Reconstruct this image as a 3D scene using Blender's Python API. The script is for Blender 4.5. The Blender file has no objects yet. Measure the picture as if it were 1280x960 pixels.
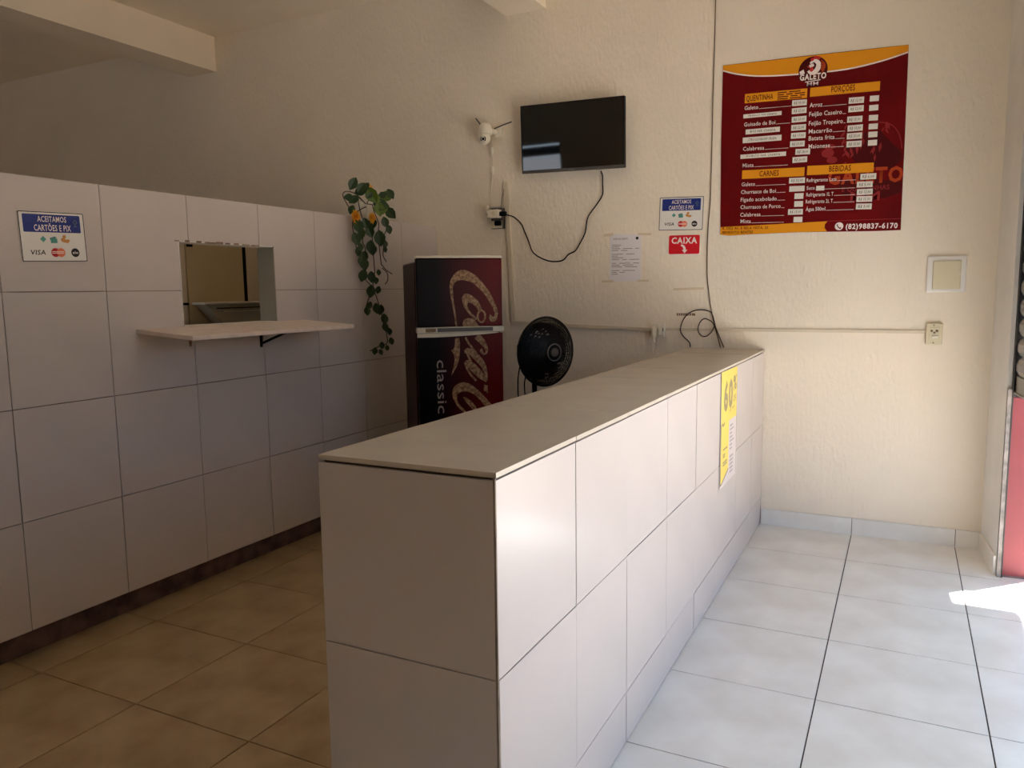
import bpy, bmesh, math, random
from mathutils import Vector, Matrix
random.seed(7)
S = bpy.context.scene
COL = S.collection

# ------------------------------------------------------------------ camera
yaw, pitch, roll = 0.467, -0.12, -0.0135
F = Vector((-math.sin(yaw)*math.cos(pitch), math.cos(yaw)*math.cos(pitch), math.sin(pitch)))
r0 = Vector((math.cos(yaw), math.sin(yaw), 0)); u0 = r0.cross(F)
RX = r0*math.cos(roll)+u0*math.sin(roll); UX = -r0*math.sin(roll)+u0*math.cos(roll)
cd = bpy.data.cameras.new('camera'); cam = bpy.data.objects.new('camera', cd); COL.objects.link(cam)
cd.sensor_width = 36; cd.lens = 972.72*36/1280; cd.clip_start = 0.02
cam.matrix_world = Matrix(((RX.x, UX.x, -F.x, 0), (RX.y, UX.y, -F.y, 0), (RX.z, UX.z, -F.z, 1.5), (0, 0, 0, 1)))
S.camera = cam

# ------------------------------------------------------------------ light
SUN_EL, SUN_STR, SKY_STR = 65.8, 7.6, 3.0
w = bpy.data.worlds.new('world'); S.world = w; w.use_nodes = True
nt = w.node_tree; bg = nt.nodes['Background']
sky = nt.nodes.new('ShaderNodeTexSky'); sky.sky_type = 'HOSEK_WILKIE'
sky.sun_direction = Vector((0.41*0.707, 0.41*0.707, 0.912)); sky.turbidity = 4; sky.ground_albedo = 0.4
nt.links.new(sky.outputs[0], bg.inputs[0]); bg.inputs[1].default_value = SKY_STR
sl = bpy.data.lights.new('sun', 'SUN'); sl.energy = SUN_STR; sl.angle = 0.009; sl.color = (1, .965, .93)
sun = bpy.data.objects.new('sun', sl); COL.objects.link(sun)
e = math.radians(SUN_EL)
sun.rotation_euler = Vector((-math.cos(e)*.7071, -math.cos(e)*.7071, -math.sin(e))).to_track_quat('-Z', 'Y').to_euler()
S.view_settings.view_transform = 'Standard'; S.view_settings.look = 'None'
S.view_settings.gamma = 1; S.view_settings.use_curve_mapping = False
S.view_settings.exposure = 2.0
S.cycles.max_bounces = 14; S.cycles.diffuse_bounces = 10; S.cycles.caustics_reflective = False
S.cycles.sample_clamp_indirect = 6

# ------------------------------------------------------------------ materials
def lin(c): return tuple((x/12.92 if x <= .04045 else ((x+.055)/1.055)**2.4) for x in c)
def mat(name, col, rough=.6, metal=0, noise=0, nscale=8, bump=0, bscale=60, stretch=(1, 1, 1), spec=.5, col2=None, detail=4):
    m = bpy.data.materials.new(name); m.use_nodes = True
    t = m.node_tree; b = t.nodes['Principled BSDF']
    c = lin(col)+(1,)
    b.inputs['Base Color'].default_value = c; b.inputs['Roughness'].default_value = rough
    b.inputs['Metallic'].default_value = metal; b.inputs['Specular IOR Level'].default_value = spec
    tc = t.nodes.new('ShaderNodeTexCoord')
    if noise or col2:
        n = t.nodes.new('ShaderNodeTexNoise'); n.inputs['Scale'].default_value = nscale; n.inputs['Detail'].default_value = detail
        t.links.new(tc.outputs['Object'], n.inputs['Vector'])
        r = t.nodes.new('ShaderNodeValToRGB'); r.color_ramp.elements[0].position = .35; r.color_ramp.elements[1].position = .65
        c2 = lin(col2)+(1,) if col2 else tuple(x*(1-noise) for x in c[:3])+(1,)
        r.color_ramp.elements[0].color = c2; r.color_ramp.elements[1].color = c
        t.links.new(n.outputs['Fac'], r.inputs[0]); t.links.new(r.outputs[0], b.inputs['Base Color'])
    if bump:
        mp = t.nodes.new('ShaderNodeMapping'); mp.inputs['Scale'].default_value = stretch
        n2 = t.nodes.new('ShaderNodeTexNoise'); n2.inputs['Scale'].default_value = bscale; n2.inputs['Detail'].default_value = 3
        bp = t.nodes.new('ShaderNodeBump'); bp.inputs['Strength'].default_value = bump; bp.inputs['Distance'].default_value = .01
        t.links.new(tc.outputs['Object'], mp.inputs[0]); t.links.new(mp.outputs[0], n2.inputs['Vector'])
        t.links.new(n2.outputs['Fac'], bp.inputs['Height']); t.links.new(bp.outputs[0], b.inputs['Normal'])
    return m
M = {}
M['wall'] = mat('wall_paint', (.94, .895, .825), .75, noise=.06, nscale=1.5, bump=.5, bscale=48, stretch=(1, 1, .45))
M['ceil'] = mat('ceiling_paint', (.97, .92, .84), .8, noise=.05, nscale=2, bump=.1, bscale=40)
M['jamb'] = mat('grey_green_jamb_paint', (.60, .58, .51), .7, noise=.1, nscale=5)
M['retpaint'] = mat('smooth_wall_paint', (.92, .91, .89), .65, noise=.1, nscale=3, bump=.08, bscale=20)
M['tile'] = mat('white_wall_tile', (.80, .765, .75), .22, noise=.04, nscale=3)
M['ctop'] = mat('counter_top_tile', (.78, .74, .68), .25, noise=.06, nscale=5)
M['ftile'] = mat('floor_tile', (.92, .915, .90), .32, nscale=4, col2=(.865, .85, .825), detail=9)
M['shade_gtile'] = mat('shaded_grimy_floor_tile', (.74, .65, .51), .35, nscale=4.5, col2=(.64, .54, .40), detail=9)  # dim warm light behind the counter painted in as brown, with some grime
M['grout'] = mat('grout', (.60, .54, .48), .9, noise=.35, nscale=9)
M['cgrout'] = mat('counter_grout', (.36, .31, .27), .9, noise=.3, nscale=9)
M['fgrout'] = mat('floor_grout', (.27, .23, .20), .9, noise=.3, nscale=6)
M['plinth'] = mat('dirty_plinth', (.52, .43, .42), .9, noise=.5, nscale=11)
M['black'] = mat('black_plastic', (.02, .02, .022), .5, spec=.15)
M['blacksat'] = mat('black_gloss', (.015, .015, .017), .4, spec=.2)
M['screen'] = mat('tv_screen', (.003, .003, .003), .03, spec=1.0)
M['grey'] = mat('grey_plastic', (.30, .28, .27), .45)
M['white'] = mat('white_plastic', (.90, .87, .80), .4)
M['cream'] = mat('cream_plastic', (.86, .82, .70), .45)
M['paper'] = mat('white_paper', (.90, .88, .89), .7)
M['vinyl'] = mat('white_vinyl', (.90, .89, .87), .35)
M['ink'] = mat('black_ink', (.10, .09, .09), .6)
M['inkgrey'] = mat('grey_ink', (.45, .43, .43), .7)
M['blue'] = mat('blue_print', (.06, .16, .50), .4)
M['maroon'] = mat('maroon_print', (.44, .02, .035), .5, col2=(.38, .02, .03), nscale=4, spec=.12)
M['maroon2'] = mat('dark_maroon_print', (.30, .03, .045), .45, spec=.15)
M['maroon3'] = mat('faded_red_print', (.56, .16, .17), .45, spec=.15)
M['wmorange'] = mat('faded_orange_print', (.70, .26, .12), .45, spec=.15)
M['orange'] = mat('orange_print', (.91, .60, .12), .45, spec=.15)
M['cwhite'] = mat('white_print', (.95, .90, .88), .45)
M['pricep'] = mat('price_paper', (.90, .88, .84), .7)
M['red'] = mat('red_print', (.84, .06, .14), .4)
M['redp'] = mat('red_paint', (.52, .17, .19), .5, noise=.12, nscale=3)
M['teal'] = mat('teal_print', (.30, .60, .55), .5)
M['cardgrey'] = mat('card_print', (.33, .42, .46), .5)
M['skin'] = mat('tan_print', (.80, .55, .28), .5)
M['mcred'] = mat('crimson_print', (.78, .10, .12), .45)
M['mcor'] = mat('coral_print', (.93, .48, .33), .45)
M['yellow'] = mat('yellow_print', (.93, .83, .40), .5)
M['clear'] = mat('pale_print', (.84, .80, .80), .4)
M['olive'] = mat('olive_ink', (.62, .57, .42), .6)
M['paleink'] = mat('pale_ink', (.66, .63, .64), .6)
M['tape'] = mat('old_tape', (.86, .79, .68), .4)
M['tapeb'] = mat('brown_tape_residue', (.55, .44, .34), .7, noise=.5, nscale=60)
M['duct'] = mat('painted_duct', (.86, .81, .72), .55, noise=.1, nscale=6)
M['metal'] = mat('galvanised_slat', (.74, .72, .69), .5, metal=.0, noise=.3, nscale=7)
M['dmetal'] = mat('dark_guide_rail', (.27, .25, .24), .6, metal=.3, noise=.5, nscale=12)
M['wornwhite'] = mat('worn_white_metal', (.60, .56, .53), .6, noise=.5, nscale=25)
M['steel'] = mat('brushed_steel', (.78, .76, .68), .35, metal=.1)
M['beige'] = mat('beige_laminate', (.80, .72, .56), .5, noise=.04, nscale=3)
M['beige2'] = mat('pale_laminate', (.84, .77, .66), .5)
M['board'] = mat('shelf_board', (.90, .84, .80), .5, noise=.12, nscale=14)
M['fridge'] = mat('dark_red_cabinet', (.15, .02, .03), .4, spec=.15)
M['fsilver'] = mat('fridge_trim', (.80, .77, .70), .35, noise=.1, nscale=20)
M['gold'] = mat('speckled_script_print', (.66, .53, .40), .45, col2=(.40, .27, .17), nscale=60, spec=.2)
M['scripty'] = mat('pale_print_letters', (.56, .53, .50), .5, spec=.2)
M['leaf'] = mat('green_leaf', (.16, .27, .10), .5, noise=.35, nscale=30)
M['leafl'] = mat('light_green_leaf', (.34, .44, .10), .5, noise=.2, nscale=30)
M['cable'] = mat('grey_brown_cable', (.42, .36, .30), .6)
M['stem'] = mat('brown_stem', (.17, .13, .07), .7)
M['petal'] = mat('orange_petal', (.96, .74, .22), .5, noise=.2, nscale=40)
M['glassy'] = mat('milky_vase', (.80, .78, .72), .25)
M['street'] = mat('street_concrete', (.78, .74, .69), .9, noise=.15, nscale=1.2)
M['facade'] = mat('facade_paint', (.86, .80, .72), .85, noise=.1, nscale=.7)
# fridge door vinyl: near-black on the left running to dark red on the right
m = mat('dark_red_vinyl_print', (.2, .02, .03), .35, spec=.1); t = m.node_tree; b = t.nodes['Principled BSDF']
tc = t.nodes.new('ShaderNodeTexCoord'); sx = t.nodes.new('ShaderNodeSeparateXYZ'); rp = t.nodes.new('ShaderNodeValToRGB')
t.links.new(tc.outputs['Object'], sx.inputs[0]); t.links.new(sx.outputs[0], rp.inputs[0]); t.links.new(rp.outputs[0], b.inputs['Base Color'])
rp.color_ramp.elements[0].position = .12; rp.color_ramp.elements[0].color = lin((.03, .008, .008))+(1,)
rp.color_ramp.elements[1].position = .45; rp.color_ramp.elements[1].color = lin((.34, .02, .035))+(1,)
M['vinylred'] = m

# ------------------------------------------------------------------ helpers
def obj(name, bm, m, parent=None, smooth=False):
    me = bpy.data.meshes.new(name)
    if isinstance(bm, bmesh.types.BMesh):
        bm.to_mesh(me); bm.free()
    else: me = bm
    if m and not me.materials: me.materials.append(M[m])
    if smooth:
        for p in me.polygons: p.use_smooth = True
    o = bpy.data.objects.new(name, me); COL.objects.link(o)
    if parent: o.parent = parent
    return o
def tag(o, label, cat, group=None):
    o['label'] = label; o['category'] = cat
    if group: o['group'] = group
    return o
def thing(name, label, cat, loc=(0, 0, 0), rz=0, group=None, rx=0, ry=0):
    o = bpy.data.objects.new(name, None); COL.objects.link(o); o.location = loc; o.rotation_euler = (rx, ry, rz)
    o.empty_display_size = .05
    return tag(o, label, cat, group)
def struct(o): o['kind'] = 'structure'; return o
def box(bm, x0, x1, y0, y1, z0, z1, bev=0, mtx=None):
    v = [bm.verts.new(p) for p in ((x0, y0, z0), (x1, y0, z0), (x1, y1, z0), (x0, y1, z0), (x0, y0, z1), (x1, y0, z1), (x1, y1, z1), (x0, y1, z1))]
    fs = [bm.faces.new([v[i] for i in f]) for f in ((3, 2, 1, 0), (4, 5, 6, 7), (0, 1, 5, 4), (1, 2, 6, 5), (2, 3, 7, 6), (3, 0, 4, 7))]
    if bev:
        es = list({e for f in fs for e in f.edges})
        r = bmesh.ops.bevel(bm, geom=es, offset=bev, segments=2, affect='EDGES', profile=.5)
    return bm
def B(*a, **k): return box(bmesh.new(), *a, **k)
def cyl(bm, p0, p1, r0_, r1_=None, n=16, caps=True):
    r1_ = r0_ if r1_ is None else r1_
    p0, p1 = Vector(p0), Vector(p1); d = (p1-p0).normalized()
    a = d.orthogonal().normalized(); c = d.cross(a)
    A = []; Bv = []
    for i in range(n):
        q = a*math.cos(2*math.pi*i/n)+c*math.sin(2*math.pi*i/n)
        A.append(bm.verts.new(p0+q*r0_)); Bv.append(bm.verts.new(p1+q*r1_))
    for i in range(n):
        j = (i+1) % n; bm.faces.new((A[i], A[j], Bv[j], Bv[i]))
    if caps: bm.faces.new(A[::-1]); bm.faces.new(Bv)
    return bm
def lathe(bm, prof, n=24, axis='z', o=(0, 0, 0)):
    rings = []
    for r, h in prof:
        ring = []
        for i in range(n):
            a = 2*math.pi*i/n; x, y = r*math.cos(a), r*math.sin(a)
            p = (x, y, h) if axis == 'z' else (x, -h, y)
            ring.append(bm.verts.new((p[0]+o[0], p[1]+o[1], p[2]+o[2])))
        rings.append(ring)
    for a, b_ in zip(rings, rings[1:]):
        for i in range(n):
            j = (i+1) % n; bm.faces.new((a[i], a[j], b_[j], b_[i]))
    bm.faces.new(rings[0][::-1]); bm.faces.new(rings[-1])
    bmesh.ops.recalc_face_normals(bm, faces=bm.faces)
    return bm
def crom(P, k=5):
    P = [Vector(p) for p in P]; out = []
    for i in range(len(P)-1):
        a, b_, c, d = P[max(i-1, 0)], P[i], P[i+1], P[min(i+2, len(P)-1)]
        for j in range(k):
            t = j/k
            out.append(.5*((2*b_)+(c-a)*t+(2*a-5*b_+4*c-d)*t*t+(3*b_-a-3*c+d)*t**3))
    out.append(P[-1]); return out
def tube(bm, pts, r, n=6, k=4):
    P = crom(pts, k) if len(pts) > 2 and k > 1 else [Vector(p) for p in pts]
    prev = None; a = None
    for i, p in enumerate(P):
        d = (P[min(i+1, len(P)-1)]-P[max(i-1, 0)]).normalized()
        a = d.orthogonal().normalized() if a is None else (a-d*a.dot(d)).normalized()
        c = d.cross(a)
        ring = [bm.verts.new(p+(a*math.cos(2*math.pi*j/n)+c*math.sin(2*math.pi*j/n))*r) for j in range(n)]
        if prev:
            for j in range(n): bm.faces.new((prev[j], prev[(j+1) % n], ring[(j+1) % n], ring[j]))
        else: bm.faces.new(ring[::-1])
        prev = ring
    bm.faces.new(prev)
    return bm
def plate(bm, pts, y, th=.0006):
    """flat print: polygon in local x,z at depth y (towards the viewer is -y), thickness th"""
    f = bm.faces.new([bm.verts.new((p[0], y, p[1])) for p in pts])
    r = bmesh.ops.extrude_face_region(bm, geom=[f])
    bmesh.ops.translate(bm, vec=(0, -th, 0), verts=[q for q in r['geom'] if isinstance(q, bmesh.types.BMVert)])
    bmesh.ops.recalc_face_normals(bm, faces=bm.faces)
    return bm
def rr(x0, x1, z0, z1, r, n=5):
    out = []
    for cx, cz, a0 in ((x1-r, z1-r, 0), (x0+r, z1-r, 90), (x0+r, z0+r, 180), (x1-r, z0+r, 270)):
        for i in range(n+1):
            a = math.radians(a0+90*i/n); out.append((cx+r*math.cos(a), cz+r*math.sin(a)))
    return out
def disc(cx, cz, r, n=20, rz=None): return [(cx+r*math.cos(2*math.pi*i/n), cz+(rz or r)*math.sin(2*math.pi*i/n)) for i in range(n)]
def ring_plate(bm, outer, inner, y, th=.0006):
    for i in range(len(outer)):
        j = (i+1) % len(outer)
        plate(bm, [outer[i], outer[j], inner[j], inner[i]], y, th)
    return bm
def ribbon(bm, pts, y, k=5, th=.0006):
    P = [tuple(v) for v in crom([(p[0], p[1], p[2]) for p in pts], k)]
    L, R_ = [], []
    for i, p in enumerate(P):
        q0, q1 = P[max(i-1, 0)], P[min(i+1, len(P)-1)]
        dx, dz = q1[0]-q0[0], q1[1]-q0[1]; l = math.hypot(dx, dz) or 1
        nx, nz = -dz/l*p[2]/2, dx/l*p[2]/2
        L.append((p[0]+nx, p[1]+nz)); R_.append((p[0]-nx, p[1]-nz))
    for i in range(len(P)-1):
        plate(bm, [L[i], L[i+1], R_[i+1], R_[i]], y, th)
    return bm
def text(s, x, z, h, y=0, width=None, align='LEFT', bold=0, rot=0, shear=0, res=2, sp=None):
    """lettering as mesh; cap height h; baseline at (x,z) in local x,z; optional fitted width"""
    c = bpy.data.curves.new('t', 'FONT'); c.body = s; c.size = 1; c.offset = bold; c.resolution_u = res; c.shear = shear; c.fill_mode = 'FRONT'; c.space_character = sp or (1+bold*4.5)
    o = bpy.data.objects.new('t', c); COL.objects.link(o)
    bpy.context.view_layer.update()
    me = bpy.data.meshes.new_from_object(o.evaluated_get(bpy.context.evaluated_depsgraph_get()))
    bpy.data.objects.remove(o); bpy.data.curves.remove(c)
    xs = [v.co.x for v in me.vertices]; x0, x1 = min(xs), max(xs)
    sz = h/.73; sxx = (width/(x1-x0)) if width else sz
    off = {'LEFT': 0, 'CENTER': -(x1-x0)/2*sxx, 'RIGHT': -(x1-x0)*sxx}[align]
    ca, sa = math.cos(rot), math.sin(rot)
    for v in me.vertices:
        a, b_ = (v.co.x-x0)*sxx+off, v.co.y*sz
        v.co = Vector((x+a*ca-b_*sa, y, z+a*sa+b_*ca))
    me.materials.clear()
    return me
def addtext(bm, *a, **k):
    me = text(*a, **k); bm.from_mesh(me); bpy.data.meshes.remove(me); return bm

# ------------------------------------------------------------------ room shell
YW, XL, H = 5.0225, -3.149, 3.654
XF, YB = -8.6, -3.0
struct(obj('floor', B(XF, 1.6, YB, YW, -.14, -.006), 'fgrout'))
floor = bpy.data.objects['floor']
fx = [-8.07, -7.51, -6.95, -6.39, -5.83, -5.27, -4.71, -4.15, -3.6, -3.04, -2.479, -1.9175, -1.355, -.792, -.233, .314, .865, 1.42]
fy = [YW, 4.517, 3.978, 3.427, 2.887, 2.337, 1.793, 1.25, .705, .16, -.385, -.93, -1.475, -2.02, -2.565]
cache = {}
def tile_obj(name, m, parent, cx, cy, cz, sx_, sy_, sz_, j=.0007):
    key = (m, round(sx_, 3), round(sy_, 3), round(sz_, 3))
    if key not in cache:
        o = obj(name, B(-sx_/2, sx_/2, -sy_/2, sy_/2, -sz_/2, sz_/2), m, parent); cache[key] = o.data
    else: o = obj(name, cache[key], None, parent)
    thin = min(range(3), key=lambda i: (sx_, sy_, sz_)[i])
    p = [cx, cy, cz]; p[thin] += random.uniform(-j, j); o.location = p
    return o
g = .005
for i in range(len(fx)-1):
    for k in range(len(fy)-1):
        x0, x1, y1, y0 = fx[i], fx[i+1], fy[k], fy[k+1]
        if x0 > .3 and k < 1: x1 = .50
        tile_obj('floor_tile', 'shade_gtile' if x1 < -1 else 'ftile', floor, (x0+x1)/2, (y0+y1)/2, -.005, x1-x0-g, y1-y0-g, .01, .0004)
struct(obj('ceiling', B(XF-.2, 1.7, YB-.2, YW+.2, H, H+.15), 'ceil'))
wb = struct(obj('wall_back', B(XF-.2, .60, YW, YW+.2, -.14, H), 'wall'))
struct(obj('wall_far_left', B(XF-.2, XF, YB, YW, -.14, H), 'wall'))
bmw = bmesh.new()                                   # wall behind the camera, with a window opening enlarged to light the far room
wx0, wx1, wz0, wz1 = -8.2, -5.47, 1.3, 2.64
box(bmw, XF-.2, wx0, YB-.2, YB, -.14, H); box(bmw, wx1, 1.7, YB-.2, YB, -.14, H)
box(bmw, wx0, wx1, YB-.2, YB, -.14, wz0); box(bmw, wx0, wx1, YB-.2, YB, wz1, H)
struct(obj('wall_front', bmw, 'wall'))
bmf = bmesh.new()
box(bmf, wx0, wx1, YB-.12, YB-.08, wz1-.19, wz1-.035); box(bmf, wx0, wx0+.03, YB-.12, YB-.08, wz0, wz1); box(bmf, wx1-.03, wx1, YB-.12, YB-.08, wz0, wz1)
struct(obj('window_2', bmf, 'grey'))
struct(obj('trim_1', B(-5.617, -5.303, YB, YW, 3.372, H), 'ceil'))      # ceiling beams
struct(obj('trim_2', B(-2.543, -2.241, YB, YW, 3.377, H), 'ceil'))
struct(obj('trim_3', B(.62, .92, YB, YW, 3.377, H), 'ceil'))
# baseboards
bb = struct(obj('baseboard_back', B(-.765, .44, YW-.004, YW, 0, .098), 'grout'))
for a, b_ in ((-.765, -.233), (-.233, .314), (.314, .437)):
    tile_obj('baseboard_tile', 'ftile', bb, (a+b_)/2, YW-.009, .05, b_-a-.004, .01, .1, .0006)
struct(obj('baseboard_left', B(-2.50, -1.26, YW-.01, YW, 0, .1), 'ftile'))

# right wall, skewed: local x runs from the back corner towards the camera, local y outwards
RWa = math.atan2(-.4355, .037)
rw = struct(obj('wall_right', B(0, .437, -.16, 0, -.14, H, mtx=None), 'retpaint'))
def rwloc(x, y):          # local -> world for the skewed wall (local -y is outwards)
    c, s = math.cos(RWa), math.sin(RWa); return (.44+c*x-s*y, YW+s*x+c*y)
rw.location = (.44, YW, 0); rw.rotation_euler = (0, 0, RWa)
for v in rw.data.vertices: v.co.y = -v.co.y if v.co.y else 0
for v in rw.data.vertices: v.co.y = abs(v.co.y)
br = obj('baseboard_right', B(.008, .43, -.011, -.001, 0, .1), 'ftile'); struct(br)
br.location = rw.location; br.rotation_euler = rw.rotation_euler
BAYH = 2.25  # head of an unseen open bay, added to let in more daylight
SHE = 1.75                                          # end of the half-lowered shutter
OPEN1 = 3.6                                        # end of the shutter opening (distance along the wall)
bm = B(.437, SHE, 0, .16, 2.75, H); box(bm, SHE, OPEN1, 0, .16, BAYH, H)
up = obj('trim_4', bm, 'retpaint'); struct(up); up.location = rw.location; up.rotation_euler = rw.rotation_euler
w2 = obj('wall_right_front', B(OPEN1, 8.2, 0, .16, -.14, H), 'retpaint'); struct(w2); w2.location = rw.location; w2.rotation_euler = rw.rotation_euler
th_ = obj('trim_5', B(.437, OPEN1, 0, .16, -.14, -.002), 'ftile'); struct(th_); th_.location = rw.location; th_.rotation_euler = rw.rotation_euler

# roller shutter
sh = thing('roller_shutter', 'grey metal roller shutter pulled half down at the right edge, above the red pillar', 'shutter', (rw.location.x, rw.location.y, 0), RWa)
SB = .955
bm = B(.4375, .468, .0195, .0245, 0, 2.9); box(bm, .4375, .441, .025, .085, SB-.02, 2.9); box(bm, .4375, .468, .085, .09, SB-.02, 2.9)
obj('guide_rail', bm, 'dmetal', sh)
bm = B(SHE-.03, SHE, .02, .025, 0, 2.9); box(bm, SHE-.03, SHE, .085, .09, 0, 2.9); box(bm, SHE-.005, SHE, .025, .085, 0, 2.9)
obj('guide_rail', bm, 'dmetal', sh)
obj('rail_edge', B(.4375, .464, .0005, .019, 0, SB+.02), 'wornwhite', sh)
prof = [(.050, 0), (.040, .008), (.030, .03), (.030, .062), (.040, .084), (.050, .09), (.056, .094), (.062, .09), (.048, .075), (.042, .046), (.048, .018), (.060, .004)]
bm = bmesh.new()
va = [bm.verts.new((.452, p[0], p[1])) for p in prof]; vb = [bm.verts.new((SHE-.015, p[0], p[1])) for p in prof]
for i in range(len(prof)):
    j = (i+1) % len(prof); bm.faces.new((va[i], va[j], vb[j], vb[i]))
bm.faces.new(va[::-1]); bm.faces.new(vb); bmesh.ops.recalc_face_normals(bm, faces=bm.faces)
s0 = obj('slat', bm, 'metal', sh); s0.location.z = SB+.085
for i in range(1, 18):
    s = s0.copy(); COL.objects.link(s); s.location.z = SB+.085+.0985*i
bm = B(.445, SHE-.01, .034, .062, SB, SB+.085, bev=.004); box(bm, .445, SHE-.01, .024, .074, SB, SB+.006)
obj('bottom_rail', bm, 'metal', sh)
obj('shutter_box', B(.40, SHE, .165, .42, 2.78, 3.15, bev=.01), 'metal', sh)

# red pillar just outside the opening
rp_ = thing('red_panel', 'red painted panel on the door jamb, below the half lowered shutter', 'panel', (rw.location.x, rw.location.y, 0), RWa)
obj('sheet', B(.4375, .450, .026, .178, .006, SB-.022, bev=.002), 'redp', rp_)
obj('foot_strip', B(.4375, .453, .025, .180, -.001, .010), 'plinth', rp_)

# outside: pavement, house front across the street, added canopy shaping the sun patch
ST = struct(obj('floor_street', B(.2, 30, -14, 22, -.30, -.15), 'street'))
pv = obj('floor_pavement', B(-4.2, 8.3, .16, 3.6, -.15, -.01), 'street'); struct(pv); pv.location = rw.location; pv.rotation_euler = rw.rotation_euler
fc = obj('wall_street', B(-12, 14, 13, 13.3, -.3, 3.6), 'facade'); struct(fc); fc.location = rw.location; fc.rotation_euler = rw.rotation_euler
ADDED_CANY = 3.60
bm = bmesh.new()
v = [bm.verts.new((*p, 3.19)) for p in (rwloc(-.09, .165), (1.54, 5.11), (1.54, ADDED_CANY), rwloc(4.98-ADDED_CANY, .165))]
r = bmesh.ops.extrude_face_region(bm, geom=[bm.faces.new(v)]); bmesh.ops.translate(bm, vec=(0, 0, .11), verts=[q for q in r['geom'] if isinstance(q, bmesh.types.BMVert)]); bmesh.ops.recalc_face_normals(bm, faces=bm.faces)
struct(obj('added_canopy', bm, 'ceil'))

# ------------------------------------------------------------------ left partition with serving hatch
PY0 = -1.6
hy0, hy1, hz0, hz1 = 2.683, 3.325, 1.340, 1.760
XI = -3.262
bm = bmesh.new()
for a in ((PY0, hy0, .136, 1.974), (hy1, YW, .136, 1.974), (hy0, hy1, .136, hz0), (hy0, hy1, hz1, 1.974)):
    box(bm, XI, XL-.012, a[0], a[1], a[2], a[3])
wl = struct(obj('wall_left', bm, 'grout'))
pl_ = struct(obj('baseboard_partition', B(-3.345, -3.255, PY0, YW, 0, .136), 'plinth'))
vy = [PY0, -.87, -.42, .03, .48, .935, 1.388, 1.837, 2.286, 2.746, 3.217, 3.668, 4.106, 4.565, YW]
vz = [.136, .591, 1.0535, 1.519, 1.980]
for i in range(len(vy)-1):
    for k in range(4):
        y0, y1, z0, z1 = vy[i]+.0018, vy[i+1]-.0018, vz[k]+.0018, vz[k+1]-.0018
        if y1 > hy0 and y0 < hy1 and z1 > hz0 and z0 < hz1:
            ys = sorted({y0, y1, *[q for q in (hy0, hy1) if y0 < q < y1]}); zs = sorted({z0, z1, *[q for q in (hz0, hz1) if z0 < q < z1]})
            bm = bmesh.new()
            for a, b_ in zip(ys, ys[1:]):
                for c, d in zip(zs, zs[1:]):
                    if not (hy0-.001 <= a and b_ <= hy1+.001 and hz0-.001 <= c and d <= hz1+.001): box(bm, XL-.012, XL, a, b_, c, d)
            obj('wall_tile', bm, 'tile', wl)
        else: tile_obj('wall_tile', 'tile', wl, XL-.006, (y0+y1)/2, (z0+z1)/2, .012, y1-y0, z1-z0, .0012)
obj('top_cap', B(XI, XL-.012, PY0, YW, 1.974, 1.981), 'tile', wl)
# hatch lining (painted reveal) with chipped mortar along the head
hw = struct(obj('window_1', B(XI-.004, XL+.002, hy1-.006, hy1, hz0, hz1), 'jamb'))
obj('reveal', B(XI-.004, XL+.002, hy0, hy0+.006, hz0, hz1), 'retpaint', hw)
obj('sill', B(XI-.02, XL+.004, hy0, hy1, hz0-.004, hz0+.006), 'retpaint', hw)
obj('head', B(XI-.004, XL-.002, hy0, hy1, hz1-.006, hz1), 'retpaint', hw)
bm = bmesh.new()
for i in range(9):
    a = hy0-.02+i*.062+random.uniform(0, .01)
    box(bm, XL-.002, XL+.0025, a, a+random.uniform(.02, .075), hz1-.003-random.random()*.003, hz1+random.uniform(.0, .005))
obj('broken_edge', bm, 'tapeb', hw)

# shelf under the hatch
shf = thing('serving_shelf', 'white board shelf under the hatch in the tiled partition', 'shelf', (XL, 2.42, 1.345), 0, ry=math.radians(4.2))
obj('board', B(.0005, .365, 0, 1.13, -.020, 0, bev=.002), 'board', shf)
bm = B(.001, .010, .765, .785, -.15, -.021); box(bm, .001, .24, .765, .785, -.030, -.0205)
tube(bm, [(.008, .775, -.118), (.215, .775, -.027)], .007, k=1)
o = obj('bracket', bm, 'black', shf); o['label'] = 'black metal bracket'
bm = B(.001, .008, .292, .308, -.10, -.021); box(bm, .001, .20, .292, .308, -.030, -.0205)
o = obj('bracket', bm, 'tapeb', shf); o['label'] = 'small dull brown bracket'

# things in the room behind the hatch
cb = thing('storage_cabinet', 'tall beige cabinet seen through the hatch, dark gap beside its door', 'cabinet', (-4.0, 3.40, 0))
obj('body', B(-.55, -.022, 0, .53, 0, 1.93), 'beige', cb)
obj('door', B(-.018, 0, .066, .528, .06, 1.92, bev=.002), 'beige', cb)
obj('gap_shade', B(-.3, -.010, .5305, .566, .0, 1.93), 'black', cb)  # black strip stands in for the shade in the gap beside the cabinet
obj('side_panel', B(-.018, -.002, .002, .056, .06, 1.92), 'beige2', cb)
obj('hinge', B(-.001, .008, .070, .112, 1.795, 1.812), 'black', cb)
obj('hinge', B(-.001, .008, .018, .058, 1.434, 1.449), 'black', cb)
cb2 = thing('storage_locker', 'pale upright locker right of the beige cabinet behind the hatch', 'cabinet', (-4.02, 3.975, 0))
obj('body', B(-.5, -.02, 0, .55, 0, 1.93), 'beige2', cb2)
obj('door', B(-.018, 0, .004, .546, .05, 1.92, bev=.002), 'beige2', cb2)
fw = thing('steel_food_counter', 'steel food counter with sloping end, seen low in the hatch', 'counter', (-3.88, 3.48, 0))
bm = bmesh.new()
sec = [(0, 1.442), (.60, 1.436), (.60, 1.10), (.44, 1.10), (.15, 1.305), (.02, 1.425)]
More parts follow.
